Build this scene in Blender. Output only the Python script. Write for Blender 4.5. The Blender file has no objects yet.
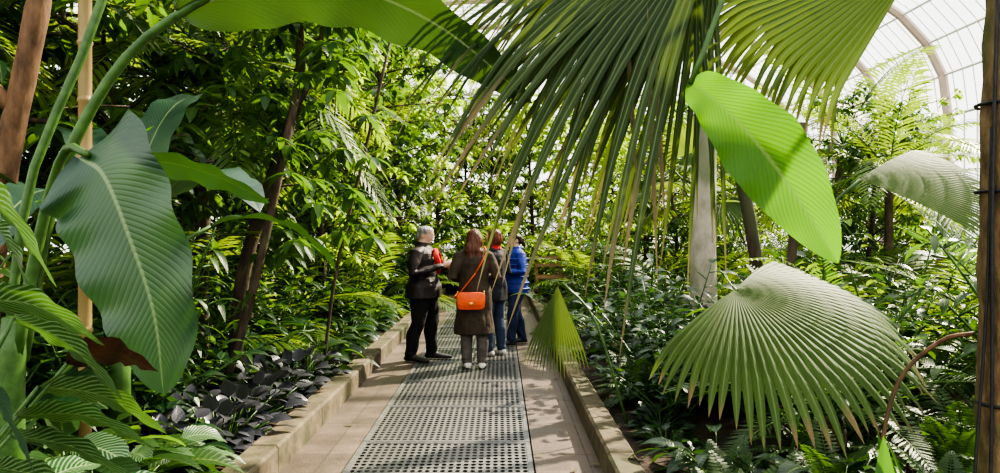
import bpy, math, random
from mathutils import Vector, Matrix, Quaternion
from mathutils.bvhtree import BVHTree
import mathutils.noise as mn
R = random.Random(11)
V = Vector
Z = V((0,0,1))
sc = bpy.context.scene
col = sc.collection

# ------------------------------------------------------------------ mesh builder
class MB:
    def __init__(s): s.v=[];s.f=[];s.a=[];s.m=[]
    def grid(s, rows, rnd=0.5, mat=0):
        b=len(s.v); n=len(rows[0]); k=len(rows)
        for i,row in enumerate(rows):
            for j,p in enumerate(row):
                s.v.append(tuple(p)); s.a.append((j/(n-1), i/(k-1), rnd))
        for i in range(k-1):
            for j in range(n-1):
                a=b+i*n+j
                s.f.append((a,a+1,a+n+1,a+n)); s.m.append(mat)
    def rings(s, rings, mat=0, rnd=0.5, cap=True):
        b=len(s.v); n=len(rings[0]); k=len(rings)
        for i,row in enumerate(rings):
            for j,p in enumerate(row):
                s.v.append(tuple(p)); s.a.append((j/n, i/max(1,k-1), rnd))
        for i in range(k-1):
            for j in range(n):
                a=b+i*n+j; c=b+i*n+(j+1)%n
                s.f.append((a,c,c+n,a+n)); s.m.append(mat)
        if cap:
            s.f.append(tuple(b+j for j in reversed(range(n)))); s.m.append(mat)
            s.f.append(tuple(b+(k-1)*n+j for j in range(n))); s.m.append(mat)
    def tube(s, pts, radii, seg=8, mat=0, rnd=0.5, round_ends=False, flat=1.0):
        pts=[V(p) for p in pts]
        if not hasattr(radii,'__len__'): radii=[radii]*len(pts)
        radii=list(radii)
        if round_ends:
            d0=(pts[0]-pts[1]).normalized(); d1=(pts[-1]-pts[-2]).normalized()
            r0=radii[0]; r1=radii[-1]
            pre=[(pts[0]+d0*r0*math.sin(a), r0*math.cos(a)) for a in (1.5,1.15,.8,.4)]
            post=[(pts[-1]+d1*r1*math.sin(a), r1*math.cos(a)) for a in (.4,.8,1.15,1.5)]
            pts=[p for p,_ in pre]+pts+[p for p,_ in post]
            radii=[r for _,r in pre]+radii+[r for _,r in post]
        n=len(pts); T=(pts[1]-pts[0]).normalized()
        ref=Z if abs(T.z)<.9 else V((1,0,0))
        X=T.cross(ref).normalized()
        rs=[]
        for i in range(n):
            T=(pts[min(i+1,n-1)]-pts[max(i-1,0)]).normalized()
            X=(X-T*X.dot(T)).normalized(); Y=T.cross(X)
            rs.append([pts[i]+(X*math.cos(q)+Y*math.sin(q)*flat)*radii[i] for q in [2*math.pi*j/seg for j in range(seg)]])
        s.rings(rs,mat,rnd)
    def ell(s, c, r, mat=0, nu=16, nv=10, rot=None, rnd=.5):
        c=V(c); rs=[]
        for i in range(nv+1):
            th=math.pi*(i+.02)/(nv+.04); z=-math.cos(th); q=math.sin(th)
            ring=[]
            for j in range(nu):
                a=2*math.pi*j/nu
                p=V((r[0]*q*math.cos(a), r[1]*q*math.sin(a), r[2]*z))
                if rot: p=rot@p
                ring.append(c+p)
            rs.append(ring)
        s.rings(rs,mat,rnd)
    def box(s, lo, hi, mat=0, M=None, rnd=.5):
        b=len(s.v)
        for z in (lo[2],hi[2]):
            for x,y in ((lo[0],lo[1]),(hi[0],lo[1]),(hi[0],hi[1]),(lo[0],hi[1])):
                p=V((x,y,z)); p=M@p if M else p
                s.v.append(tuple(p)); s.a.append((0,0,rnd))
        for f in ((3,2,1,0),(4,5,6,7),(0,1,5,4),(1,2,6,5),(2,3,7,6),(3,0,4,7)):
            s.f.append(tuple(b+i for i in f)); s.m.append(mat)
    def mesh(s, name, mats, smooth=True):
        me=bpy.data.meshes.new(name)
        me.from_pydata(s.v,[],s.f)
        for m in mats: me.materials.append(m)
        me.polygons.foreach_set('material_index', s.m)
        me.polygons.foreach_set('use_smooth',[smooth]*len(s.f))
        at=me.attributes.new('luv','FLOAT_VECTOR','POINT')
        at.data.foreach_set('vector',[c for t in s.a for c in t])
        me.update()
        return me
    def obj(s, name, mats, smooth=True, parent=None, loc=(0,0,0)):
        return put(name, s.mesh(name,mats,smooth), loc, parent=parent)

def put(name, me, loc=(0,0,0), rz=0, sc_=1, parent=None, tilt=(0,0)):
    o=bpy.data.objects.new(name, me); col.objects.link(o)
    o.location=loc; o.rotation_euler=(tilt[0],tilt[1],rz)
    o.scale=(sc_,)*3 if not hasattr(sc_,'__len__') else sc_
    if parent: o.parent=parent
    return o

# ------------------------------------------------------------------ node helpers
def newmat(name):
    m=bpy.data.materials.new(name); m.use_nodes=True
    nt=m.node_tree; nt.nodes.clear()
    return m,nt
def N(nt,t,**kw):
    n=nt.nodes.new(t)
    for k,v in kw.items(): setattr(n,k,v)
    return n
def math_(nt,op,a,b=None,c=None,clamp=False):
    n=nt.nodes.new('ShaderNodeMath'); n.operation=op; n.use_clamp=clamp
    for i,x in enumerate((a,b,c)):
        if x is None: continue
        if isinstance(x,(int,float)): n.inputs[i].default_value=x
        else: nt.links.new(x,n.inputs[i])
    return n.outputs[0]
def mix(nt,f,a,b,mode='MIX'):
    n=nt.nodes.new('ShaderNodeMix'); n.data_type='RGBA'; n.blend_type=mode
    for i,x in ((0,f),(6,a),(7,b)):
        if isinstance(x,(int,float)): n.inputs[i].default_value=x
        elif isinstance(x,tuple): n.inputs[i].default_value=(*x,1)
        else: nt.links.new(x,n.inputs[i])
    return n.outputs[2]
def maprange(nt,x,a,b,c,d):
    n=nt.nodes.new('ShaderNodeMapRange'); nt.links.new(x,n.inputs[0])
    for i,q in enumerate((a,b,c,d)): n.inputs[i+1].default_value=q
    return n.outputs[0]

def leaf_mat(name,c1,c2,tr,tw=.42,rough=.38,rib=(.35,.45,.12),ribw=.05,vein=.25,vf=14,slant=.5,stripe=None,spec=.5,vary=.5,g=.60,tg=.72,tips=None,vt=.25):
    c1=tuple(x*g for x in c1); c2=tuple(x*g for x in c2); rib=tuple(x*g for x in rib); tr=tuple(x*tg for x in tr)
    m,nt=newmat(name); L=nt.links
    at=N(nt,'ShaderNodeAttribute',attribute_name='luv')
    sp=N(nt,'ShaderNodeSeparateXYZ'); L.new(at.outputs['Vector'],sp.inputs[0])
    u,v,r=sp.outputs
    a=math_(nt,'ABSOLUTE',math_(nt,'MULTIPLY',math_(nt,'SUBTRACT',u,.5),2))
    ph=math_(nt,'MULTIPLY',math_(nt,'SUBTRACT',v,math_(nt,'MULTIPLY',a,slant*.2)),vf*6.283)
    s=math_(nt,'SINE',ph)
    vn=math_(nt,'POWER',math_(nt,'ADD',math_(nt,'MULTIPLY',s,.5),.5),3)
    oi=N(nt,'ShaderNodeObjectInfo')
    f=math_(nt,'ADD',math_(nt,'MULTIPLY',r,1-vary*.5),math_(nt,'MULTIPLY',oi.outputs['Random'],vary*.5),clamp=True)
    base=mix(nt,f,c1,c2)
    tc=N(nt,'ShaderNodeTexCoord'); nz=N(nt,'ShaderNodeTexNoise'); nz.inputs['Scale'].default_value=6; L.new(tc.outputs['Object'],nz.inputs['Vector'])
    base=mix(nt,maprange(nt,nz.outputs[0],.3,.7,0,.35),base,tuple(x*.5 for x in c1))
    light=tuple(min(1,x*1.9+.02) for x in c2) if stripe is None else stripe
    base=mix(nt,math_(nt,'MULTIPLY',vn,vein),base,light)
    ribm=maprange(nt,a,ribw*.5,ribw*1.3,1,0)
    base=mix(nt,math_(nt,'MULTIPLY',ribm,.7),base,rib)
    tcx=mix(nt,math_(nt,'MULTIPLY',f,.5),tr,tuple(min(1,x*1.4) for x in tr))
    tcx=mix(nt,math_(nt,'MULTIPLY',ribm,.6),tcx,tuple(x*.4 for x in tr))
    tcx=mix(nt,math_(nt,'MULTIPLY',vn,vt),tcx,tuple(x*.45 for x in tr))
    if tips:   # dried, straw-coloured leaflet tips (older leaflets dry further back)
        tm=maprange(nt,math_(nt,'ADD',v,math_(nt,'MULTIPLY',math_(nt,'POWER',r,4),.45)),.88,1.02,0,1)
        base=mix(nt,tm,base,tips); tcx=mix(nt,tm,tcx,tips)
    bm=N(nt,'ShaderNodeBump'); bm.inputs['Strength'].default_value=.2; bm.inputs['Distance'].default_value=.008
    L.new(vn,bm.inputs['Height'])
    pr=N(nt,'ShaderNodeBsdfPrincipled'); pr.inputs['Roughness'].default_value=rough
    pr.inputs['Specular IOR Level'].default_value=spec
    L.new(base,pr.inputs['Base Color']); L.new(bm.outputs[0],pr.inputs['Normal'])
    tb=N(nt,'ShaderNodeBsdfTranslucent'); L.new(tcx,tb.inputs[0])
    ms=N(nt,'ShaderNodeMixShader'); ms.inputs[0].default_value=tw
    L.new(pr.outputs[0],ms.inputs[1]); L.new(tb.outputs[0],ms.inputs[2])
    o=N(nt,'ShaderNodeOutputMaterial'); L.new(ms.outputs[0],o.inputs[0])
    return m

def surf_mat(name,c1,c2,scale=8,rough=.7,bump=.3,dist=.02,detail=6,stretch=(1,1,1),metal=0,c3=None,contrast=(.35,.65),spec=.4):
    m,nt=newmat(name); L=nt.links
    tc=N(nt,'ShaderNodeTexCoord'); mp=N(nt,'ShaderNodeMapping'); mp.inputs['Scale'].default_value=stretch
    L.new(tc.outputs['Object'],mp.inputs[0])
    nz=N(nt,'ShaderNodeTexNoise'); nz.inputs['Scale'].default_value=scale; nz.inputs['Detail'].default_value=detail; nz.inputs['Roughness'].default_value=.65
    L.new(mp.outputs[0],nz.inputs['Vector'])
    c=mix(nt,maprange(nt,nz.outputs[0],contrast[0],contrast[1],0,1),c1,c2)
    if c3:
        n2=N(nt,'ShaderNodeTexNoise'); n2.inputs['Scale'].default_value=scale*.22; n2.inputs['Detail'].default_value=4
        L.new(mp.outputs[0],n2.inputs['Vector'])
        c=mix(nt,maprange(nt,n2.outputs[0],.48,.62,0,.85),c,c3)
    pr=N(nt,'ShaderNodeBsdfPrincipled'); pr.inputs['Roughness'].default_value=rough; pr.inputs['Metallic'].default_value=metal
    pr.inputs['Specular IOR Level'].default_value=spec
    bm=N(nt,'ShaderNodeBump'); bm.inputs['Strength'].default_value=bump; bm.inputs['Distance'].default_value=dist
    L.new(nz.outputs[0],bm.inputs['Height']); L.new(c,pr.inputs['Base Color']); L.new(bm.outputs[0],pr.inputs['Normal'])
    o=N(nt,'ShaderNodeOutputMaterial'); L.new(pr.outputs[0],o.inputs[0])
    return m

# ------------------------------------------------------------------ materials
LM_mid   = leaf_mat('leaf_mid',(.020,.070,.020),(.07,.155,.036),(.20,.40,.04))
LM_dark  = leaf_mat('leaf_dark',(.010,.038,.018),(.028,.085,.032),(.10,.24,.04),tw=.28,rough=.3)
LM_bright= leaf_mat('leaf_bright',(.08,.18,.020),(.22,.36,.045),(.52,.74,.05),tw=.5,g=.8,tg=.95)
LM_palm  = leaf_mat('leaf_palm',(.04,.12,.018),(.13,.24,.035),(.40,.58,.04),tw=.45,vein=.05)
LM_ban   = leaf_mat('leaf_banana',(.022,.062,.040),(.034,.082,.050),(.10,.24,.03),tw=.14,rough=.36,ribw=.035,vein=.12,vf=42,slant=.9,rib=(.26,.36,.16),vary=.2,g=.78)
LM_ban2  = leaf_mat('leaf_banana_arching',(.022,.065,.028),(.036,.09,.038),(.085,.165,.025),tw=.28,rough=.38,ribw=.045,vein=.15,vf=42,slant=.9,rib=(.5,.62,.3),vary=.2,g=.75)
LM_glow  = leaf_mat('leaf_banana_young',(.05,.17,.012),(.07,.21,.02),(.20,.50,.015),tw=.58,rough=.42,ribw=.05,vein=.3,vf=30,slant=1.3,rib=(.40,.6,.15),vary=.1,g=.72,tg=.72,vt=.6)
LM_fan   = leaf_mat('leaf_fan_palm',(.06,.13,.03),(.13,.22,.06),(.34,.48,.06),tw=.38,rough=.55,vein=.0,ribw=.14,rib=(.30,.40,.16),g=.64,tg=.62,spec=.25,tips=(.20,.15,.07))
LM_fand  = leaf_mat('leaf_fan_palm_old',(.022,.055,.018),(.09,.14,.045),(.24,.35,.06),tw=.34,rough=.55,vein=.0,ribw=.16,rib=(.24,.32,.13),g=.66,tg=.58,spec=.25,tips=(.19,.145,.075))
LM_cal   = leaf_mat('leaf_calathea',(.02,.080,.02),(.035,.11,.025),(.16,.34,.04),tw=.2,rough=.34,vein=.9,vf=15,slant=1.3,stripe=(.20,.29,.15),rib=(.35,.5,.2),vary=.2,g=.7)
LM_pur   = leaf_mat('leaf_dark_purple',(.035,.035,.050),(.10,.10,.12),(.05,.07,.04),tw=.1,rough=.32,rib=(.02,.02,.02),vein=.4,spec=.6)
LM_red   = leaf_mat('leaf_red_underside',(.05,.02,.012),(.07,.03,.018),(.09,.035,.018),tw=.15,rough=.45,rib=(.2,.1,.05))
LM_dry   = leaf_mat('leaf_dry',(.20,.15,.07),(.35,.28,.13),(.4,.32,.14),tw=.3,rough=.7,rib=(.3,.24,.12),vein=.1)
M_stem   = surf_mat('plant_stem',(.03,.075,.014),(.065,.14,.03),scale=14,rough=.45,bump=.1)
M_bark   = surf_mat('bark',(.035,.024,.016),(.10,.07,.045),scale=14,stretch=(1,1,.3),rough=.85,bump=.8,c3=(.05,.06,.025))
M_barkw  = surf_mat('bark_warm',(.07,.038,.02),(.19,.105,.055),scale=12,stretch=(1,1,.35),rough=.8,bump=.7,c3=(.06,.045,.02))
M_barkp  = surf_mat('bark_pale',(.24,.22,.165),(.42,.38,.30),scale=10,stretch=(1,1,.5),rough=.8,bump=.5,c3=(.13,.15,.08))
M_moss   = surf_mat('bark_mossy',(.07,.045,.022),(.20,.14,.07),scale=18,stretch=(1,1,.4),rough=.9,bump=.9,c3=(.06,.085,.02))
M_bamboo = surf_mat('bamboo_culm',(.20,.14,.05),(.31,.22,.09),scale=6,stretch=(1,1,.2),rough=.45,bump=.1)
M_soil   = surf_mat('soil',(.018,.012,.008),(.07,.045,.028),scale=9,rough=.95,bump=1,dist=.06,c3=(.02,.025,.01))
M_kerb   = surf_mat('kerb_stone',(.06,.048,.027),(.15,.118,.072),scale=7,rough=.85,bump=.6,c3=(.05,.058,.022))
M_steel  = surf_mat('steel_grate',(.12,.12,.118),(.22,.215,.20),scale=20,rough=.45,bump=.1,metal=.4)
M_pit    = surf_mat('duct_dark',(.008,.008,.008),(.02,.018,.015),scale=5,rough=.9)
M_white  = surf_mat('painted_iron',(.66,.66,.63),(.76,.76,.73),scale=3,rough=.5,bump=.05)
M_rib    = surf_mat('painted_rib',(.42,.32,.27),(.50,.39,.33),scale=3,rough=.5,bump=.05)
M_grass  = surf_mat('lawn',(.03,.07,.015),(.06,.11,.03),scale=3,rough=.95)
M_strap  = surf_mat('black_strap',(.01,.01,.01),(.025,.025,.025),scale=20,rough=.6)
M_wood   = surf_mat('bench_wood',(.25,.15,.08),(.42,.27,.15),scale=5,stretch=(1,8,8),rough=.6)

def paving():
    m,nt=newmat('stone_paving'); L=nt.links
    tc=N(nt,'ShaderNodeTexCoord')
    br=N(nt,'ShaderNodeTexBrick'); br.inputs['Scale'].default_value=1; br.inputs['Brick Width'].default_value=.62; br.inputs['Row Height'].default_value=.9
    br.inputs['Mortar Size'].default_value=.006; br.offset=0
    br.inputs['Color1'].default_value=(.145,.102,.072,1); br.inputs['Color2'].default_value=(.112,.080,.057,1); br.inputs['Mortar'].default_value=(.04,.03,.022,1)
    L.new(tc.outputs['Object'],br.inputs['Vector'])
    nz=N(nt,'ShaderNodeTexNoise'); nz.inputs['Scale'].default_value=2.6; nz.inputs['Detail'].default_value=9; nz.inputs['Roughness'].default_value=.72
    L.new(tc.outputs['Object'],nz.inputs['Vector'])
    c=mix(nt,maprange(nt,nz.outputs[0],.38,.62,0,.8),br.outputs[0],(.060,.044,.033))
    n2=N(nt,'ShaderNodeTexNoise'); n2.inputs['Scale'].default_value=70; L.new(tc.outputs['Object'],n2.inputs['Vector'])
    c=mix(nt,maprange(nt,n2.outputs[0],.5,.7,0,.22),c,(.26,.21,.16))
    pr=N(nt,'ShaderNodeBsdfPrincipled'); L.new(c,pr.inputs['Base Color'])
    L.new(maprange(nt,nz.outputs[0],.35,.65,.75,.45),pr.inputs['Roughness'])
    bm=N(nt,'ShaderNodeBump'); bm.inputs['Strength'].default_value=.3; bm.inputs['Distance'].default_value=.01
    L.new(math_(nt,'SUBTRACT',n2.outputs[0],math_(nt,'MULTIPLY',br.outputs[1],1.5)),bm.inputs['Height']); L.new(bm.outputs[0],pr.inputs['Normal'])
    o=N(nt,'ShaderNodeOutputMaterial'); L.new(pr.outputs[0],o.inputs[0]); return m
M_pave=paving()
def glassmat():
    m,nt=newmat('roof_glass'); L=nt.links
    t=N(nt,'ShaderNodeBsdfTransparent'); t.inputs[0].default_value=(.96,.96,.95,1)
    g=N(nt,'ShaderNodeBsdfGlossy'); g.inputs['Roughness'].default_value=.1
    s=N(nt,'ShaderNodeMixShader'); s.inputs[0].default_value=.05
    L.new(t.outputs[0],s.inputs[1]); L.new(g.outputs[0],s.inputs[2])
    o=N(nt,'ShaderNodeOutputMaterial'); L.new(s.outputs[0],o.inputs[0]); return m
M_glass=glassmat()

# ------------------------------------------------------------------ foliage primitives
def arc(base,d,L,droop,n):
    p=V(base); d=V(d).normalized(); out=[p.copy()]
    for i in range(n):
        d=(d+V((0,0,-droop/n))).normalized(); p=p+d*(L/n); out.append(p.copy())
    return out
def crom(pts,n):
    P=[V(p) for p in pts]; P=[P[0]*2-P[1]]+P+[P[-1]*2-P[-2]]
    out=[]; k=len(P)-3
    for i in range(n+1):
        t=i/n*k; s=min(int(t),k-1); t-=s
        a,b,c,d=P[s:s+4]
        out.append(.5*((2*b)+(c-a)*t+(2*a-5*b+4*c-d)*t*t+(3*b-a-3*c+d)*t**3))
    return out
def prof_ovate(t): return max(.02,math.sin(math.pi*min(1,t**.75))**.85)
def prof_lance(t): return max(.03,math.sin(math.pi*t**.85))
def prof_paddle(t):
    a=min(1,(t/.12))**.6; b=max(0,1-((t-.45)/.55)**2.3)**.62 if t>.45 else 1
    return max(.015,a*b)
def prof_young(t): return max(.02,(.35+.65*min(1,t/.5))*min(1,t/.06)**.6*max(0,1-max(0,(t-.5)/.5)**2.0)**.75)
def blade(mb,spine,side,hw,prof=prof_ovate,fold=.25,mat=0,rnd=None,c=1,ruffle=0,rf=9,curl=0):
    if rnd is None: rnd=R.random()
    n=len(spine); rows=[]
    ph=R.random()*6
    for i,p in enumerate(spine):
        t=i/(n-1)
        T=(spine[min(i+1,n-1)]-spine[max(i-1,0)]).normalized()
        S=side-T*side.dot(T)
        if S.length<1e-4: S=T.orthogonal()
        S.normalize(); Nn=S.cross(T)
        w=hw*prof(t); row=[]
        for j in range(-c,c+1):
            a=j/c; aa=abs(a)
            off=aa*w*math.sin(fold)-curl*w*aa*aa
            if ruffle: off+=ruffle*aa*aa*math.sin(rf*t*6.28+ph+(2 if a>0 else 0))*min(1,4*(1-t))
            row.append(p+S*a*w*math.cos(fold)+Nn*off)
        rows.append(row)
    mb.grid(rows,rnd,mat)
def hside(d):
    s=V(d).cross(Z)
    if s.length<.05: s=V((1,0,0))
    return s.normalized()
def simple_leaf(mb,base,d,L,hw,droop=.8,prof=prof_ovate,fold=.25,mat=0,n=4,roll=0,c=1,ruffle=0):
    sp=arc(base,d,L,droop,n)
    s=hside(d)
    if roll: s=Quaternion(V(d).normalized(),roll)@s
    blade(mb,sp,s,hw,prof,fold,mat,c=c,ruffle=ruffle)
def rdir(az,el): return V((math.cos(az)*math.cos(el),math.sin(az)*math.cos(el),math.sin(el)))

def fan(mb,hub,fwd,nrm,Rr,nseg=36,spread=3.2,fuse=.6,droop=.6,mat=0,pleat=.35,cup=.25,arch=.3,side_len=.8,jit=.12,tp=1.6,wf=.9):
    hub=V(hub); fwd=V(fwd).normalized(); nrm=V(nrm); nrm=(nrm-fwd*nrm.dot(fwd)).normalized(); side=nrm.cross(fwd)
    rnd0=R.random()
    def P(a,r,lift=0):
        x=r*math.sin(a); y=r*math.cos(a)
        return hub+side*x+fwd*y-nrm*(cup*x*x/Rr+arch*y*abs(y)/Rr)+nrm*lift
    for k in range(nseg):
        a0=-spread/2+spread*k/nseg; a1=a0+spread/nseg; am=(a0+a1)/2
        sl=lambda a: side_len+(1-side_len)*max(0,math.cos(a*1.1))
        rows=[]
        fu=fuse
        for t in (.02,.2,.4,.6,.8,1):
            r=[Rr*fu*t*sl(a) for a in (a0,am,a1)]
            w=r[1]*(a1-a0)*.5
            rows.append([P(a0,r[0]),P(am,r[1],w*pleat*2),P(a1,r[2])])
        Lt=Rr*sl(am)*(1-fu)*R.uniform(1-jit,1+jit)
        p=rows[-1][1]; d=(rows[-1][1]-rows[-2][1]).normalized(); S=(rows[-1][2]-rows[-1][0]); hw=S.length/2; S.normalize()
        if jit>.12: d=(d+V((R.uniform(-1,1),R.uniform(-1,1),0))*jit*.4).normalized()
        dr=droop*R.uniform(.6,1.4); m=7
        for i in range(1,m+1):
            d=(d+V((0,0,-dr/m))).normalized(); p=p+d*Lt/m
            q=i/m; w=hw*(1-q**tp)*wf+.0008
            Sx=(S-d*S.dot(d)).normalized(); Nn=Sx.cross(d)
            if Nn.dot(nrm)<0: Nn=-Nn
            lf=w*pleat*2
            rows.append([p-Sx*w-Nn*lf,p.copy(),p+Sx*w-Nn*lf])
        mb.grid(rows,min(1,max(0,rnd0*.3+R.random()*.7)),mat)

def frond(mb,base,d,L,droop,n=26,ll=.35,lw=.018,mat=0,smat=1,start=.15,v=.5,ldroop=.6,rr=.012,ang=.9):
    sp=arc(base,d,L,droop,14)
    mb.tube(sp,[rr*(1-.8*i/14) for i in range(15)],5,smat)
    rnd=R.random()
    for i in range(n):
        t=start+(1-start)*i/(n-1); q=t*14; k=min(13,int(q)); p=sp[k].lerp(sp[k+1],q-k)
        T=(sp[k+1]-sp[k]).normalized(); S=hside(T); U=S.cross(T)
        l=ll*(math.sin(math.pi*(.12+.82*(i/(n-1)))**.9))+.05*ll
        for sg in (-1,1):
            dd=(S*sg*math.sin(ang)+T*math.cos(ang)+U*v*.5+V((R.uniform(-.08,.08),)*3)).normalized()
            lsp=arc(p,dd,l,ldroop,3)
            blade(mb,lsp,T,lw,prof_lance if lw<.03 else prof_ovate,.2,mat,rnd=min(1,max(0,rnd+R.uniform(-.25,.25))))

# ------------------------------------------------------------------ plant meshes
def shrub(name,h,rad,ns,nl,LL,hw,mat,droop=.9,prof=prof_ovate,up=.35,start=.2):
    mb=MB()
    for s in range(ns):
        az=6.283*s/ns+R.uniform(-.4,.4); el=R.uniform(.7,1.4)
        sh=h*R.uniform(.65,1.05)
        st=arc((math.cos(az)*.06,math.sin(az)*.06,-.03),rdir(az,el),sh,rad*R.uniform(.2,.8),8)
        mb.tube(st,[.012*h*(1-.75*i/8) for i in range(9)],5,1)
        for i in range(nl):
            t=start+(1-start)*(i+R.random()*.5)/nl; q=min(7.99,t*8); k=int(q); p=st[k].lerp(st[k+1],q-k)
            a2=i*2.4+R.random(); d=rdir(a2,up+R.uniform(-.4,.4))
            tw=arc(p,d,R.uniform(.05,.28)*h*.3,0,2)
            mb.tube(tw,.004*h,4,1)
            simple_leaf(mb,tw[-1],d,LL*R.uniform(.65,1.15),hw*R.uniform(.8,1.1),droop*R.uniform(.6,1.4),prof,.22,0,roll=R.uniform(-.4,.4))
    return mb.mesh(name,[mat,M_stem])
def tree(name,h,tr,nb,blen,LL,hw,mat,bark,whorl=8,start=.3,droop=1.1,ntw=5,prof=prof_lance,taper=.55):
    mb=MB()
    st=crom([(0,0,-.1),(R.uniform(-.1,.1)*h*.3,R.uniform(-.1,.1)*h*.3,h*.35),(R.uniform(-.08,.08)*h,R.uniform(-.05,.05)*h,h*.7),(R.uniform(-.08,.08)*h,R.uniform(-.08,.08)*h,h)],14)
    mb.tube(st,[tr*(1.15-.95*i/14) for i in range(15)],9,1)
    for b in range(nb):
        t=start+(1-start)*(b+.5)/nb; q=min(13.99,t*14); k=int(q); p=st[k].lerp(st[k+1],q-k)
        az=b*2.4+R.random(); bl=blen*(1.1-taper*t)*R.uniform(.7,1.15)
        br=arc(p,rdir(az,R.uniform(.0,.8)),bl,R.uniform(.1,.6),7)
        mb.tube(br,[tr*.3*(1-.8*i/7) for i in range(8)],5,1)
        for j in range(ntw):
            q=7*(.25+.75*(j+1)/ntw)-.01; kk=int(q); pp=br[kk].lerp(br[kk+1],q-kk)
            tw=arc(pp,rdir(R.random()*6.28,R.uniform(-.2,.9)),R.uniform(.12,.4)*blen*.5,.2,2)
            mb.tube(tw,.006,4,1)
            for w in range(whorl):
                a=6.28*w/whorl+R.random()*.5
                d=rdir(a,R.uniform(-.3,.5)); 
                simple_leaf(mb,tw[-1]-V((0,0,R.uniform(0,.15))),d,LL*R.uniform(.7,1.15),hw*R.uniform(.8,1.1),droop*R.uniform(.6,1.4),prof,.2,0,n=3)
    return mb.mesh(name,[mat,bark])
def palm(name,th,nf,L,droop,mat,bark,n=28,ll=.4,lw=.018,tr=.07,elmin=.2,elmax=1.35,ldroop=.6):
    mb=MB(); top=V((0,0,-.02))
    if th>0:
        st=crom([(0,0,-.1),(.06*th,0,th*.5),(.04*th,.04*th,th)],12)
        mb.tube(st,[tr*(1.15-.3*i/12)+(.006 if i%2 else 0) for i in range(13)],10,2); top=st[-1]
    for i in range(nf):
        az=i*2.4; el=elmin+(elmax-elmin)*i/nf
        frond(mb,top,rdir(az+R.uniform(-.2,.2),el),L*R.uniform(.8,1.1),droop*R.uniform(.7,1.2),n,ll,lw,0,1,ldroop=ldroop)
    return mb.mesh(name,[mat,M_stem,bark])
def clump(name,nl,ph,LL,hw,mat,droop=1.2,prof=prof_ovate,c=1,n=5,extra=None,ruffle=0,el=(.5,1.3)):
    mb=MB()
    for i in range(nl):
        az=i*2.4+R.random()*.5; e=R.uniform(*el)
        pt=arc((math.cos(az)*.03,math.sin(az)*.03,-.02),rdir(az,e),ph*R.uniform(.6,1.15),.4,4)
        mb.tube(pt,[.008,.007,.006,.005,.004],4,1)
        d=(pt[-1]-pt[-2]).normalized()
        d=(d*V((1,1,.4))).normalized() if d.z>.6 else d
        simple_leaf(mb,pt[-1],d,LL*R.uniform(.7,1.15),hw*R.uniform(.8,1.1),droop*R.uniform(.7,1.3),prof,.18,0 if (extra is None or R.random()>.2) else 2,n=n,c=c,roll=R.uniform(-.5,.5),ruffle=ruffle)
    return mb.mesh(name,[mat,M_stem]+([extra] if extra else []))
def fern(name,nf,L,mat,ll=.09,lw=.014,droop=1.3):
    mb=MB()
    for i in range(nf):
        frond(mb,V((0,0,0)),rdir(i*2.4+R.random()*.3,R.uniform(.5,1.3)),L*R.uniform(.7,1.15),droop*R.uniform(.7,1.2),20,ll*1.2,lw,0,1,start=.12,v=.1,ldroop=.3,rr=.005,ang=1.2)
    return mb.mesh(name,[mat,M_stem])
def fanpalm(name,th,nf,Rr,mat):
    mb=MB(); st=crom([(0,0,-.1),(.05,0,th*.5),(0,.05,th)],10)
    mb.tube(st,[.09+(.01 if i%2 else 0) for i in range(11)],10,2); top=st[-1]
    for i in range(nf):
        az=i*2.4; el=-.2+1.4*i/nf
        pt=arc(top,rdir(az,el+.3),R.uniform(.7,1.1),.5,6); mb.tube(pt,.012,5,1)
        f=(pt[-1]-pt[-2]).normalized(); n=hside(f).cross(f)
        fan(mb,pt[-1],f+V((0,0,-.25)),n+Z*.4,Rr*R.uniform(.8,1.1),26,3.6,.5,1.0)
    return mb.mesh(name,[mat,M_stem,M_bark])

Sh1=shrub('broadleaf_shrub_mesh',1.6,.8,11,16,.24,.055,LM_mid)
Sh2=shrub('willow_shrub_mesh',1.9,1.1,12,20,.26,.03,LM_mid,droop=1.3,prof=prof_lance)
Sh3=shrub('glossy_shrub_mesh',1.5,.7,11,18,.19,.05,LM_dark,droop=.8)
Sh4=shrub('bright_shrub_mesh',2.2,1.0,14,24,.20,.045,LM_bright,droop=.9)
Tr1=tree('umbrella_tree_mesh',5.2,.08,28,1.7,.30,.05,LM_mid,M_bark,whorl=8,start=.25)
Tr2=tree('evergreen_tree_mesh',6.5,.10,36,2.2,.24,.05,LM_dark,M_bark,whorl=8,start=.18,ntw=6)
Tr3=tree('light_tree_mesh',6.2,.08,40,2.3,.24,.055,LM_bright,M_bark,whorl=9,start=.14,ntw=7,taper=.45)
Tr4=tree('green_tree_mesh',6.2,.08,40,2.3,.26,.055,LM_mid,M_bark,whorl=9,start=.12,ntw=7,taper=.45)
Pa1=palm('feather_palm_mesh',0,13,2.3,1.5,LM_palm,M_bark,n=30,ll=.45,lw=.02)
Pa2=palm('tall_feather_palm_mesh',3.2,15,2.4,1.7,LM_palm,M_bark,n=32,ll=.5,lw=.02,elmin=-.1)
Pa3=palm('cycad_mesh',.4,18,1.5,1.0,LM_mid,M_bark,n=34,ll=.22,lw=.009,tr=.12,ldroop=.2)
Fe1=fern('fern_mesh',16,.6,LM_mid)
Fe2=fern('bright_fern_mesh',14,.7,LM_palm,ll=.11,lw=.016)
Cl1=clump('spathe_plant_mesh',34,.34,.32,.06,LM_mid)
Cl2=clump('calathea_mesh',22,.42,.36,.08,LM_cal,c=2,n=7,ruffle=.01)
Cl3=clump('dark_leaf_plant_mesh',60,.26,.13,.042,LM_pur,droop=.8,el=(.5,1.5))
Cl4=clump('aroid_mesh',22,.55,.42,.12,LM_dark,c=2,n=6,ruffle=.012)
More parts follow.
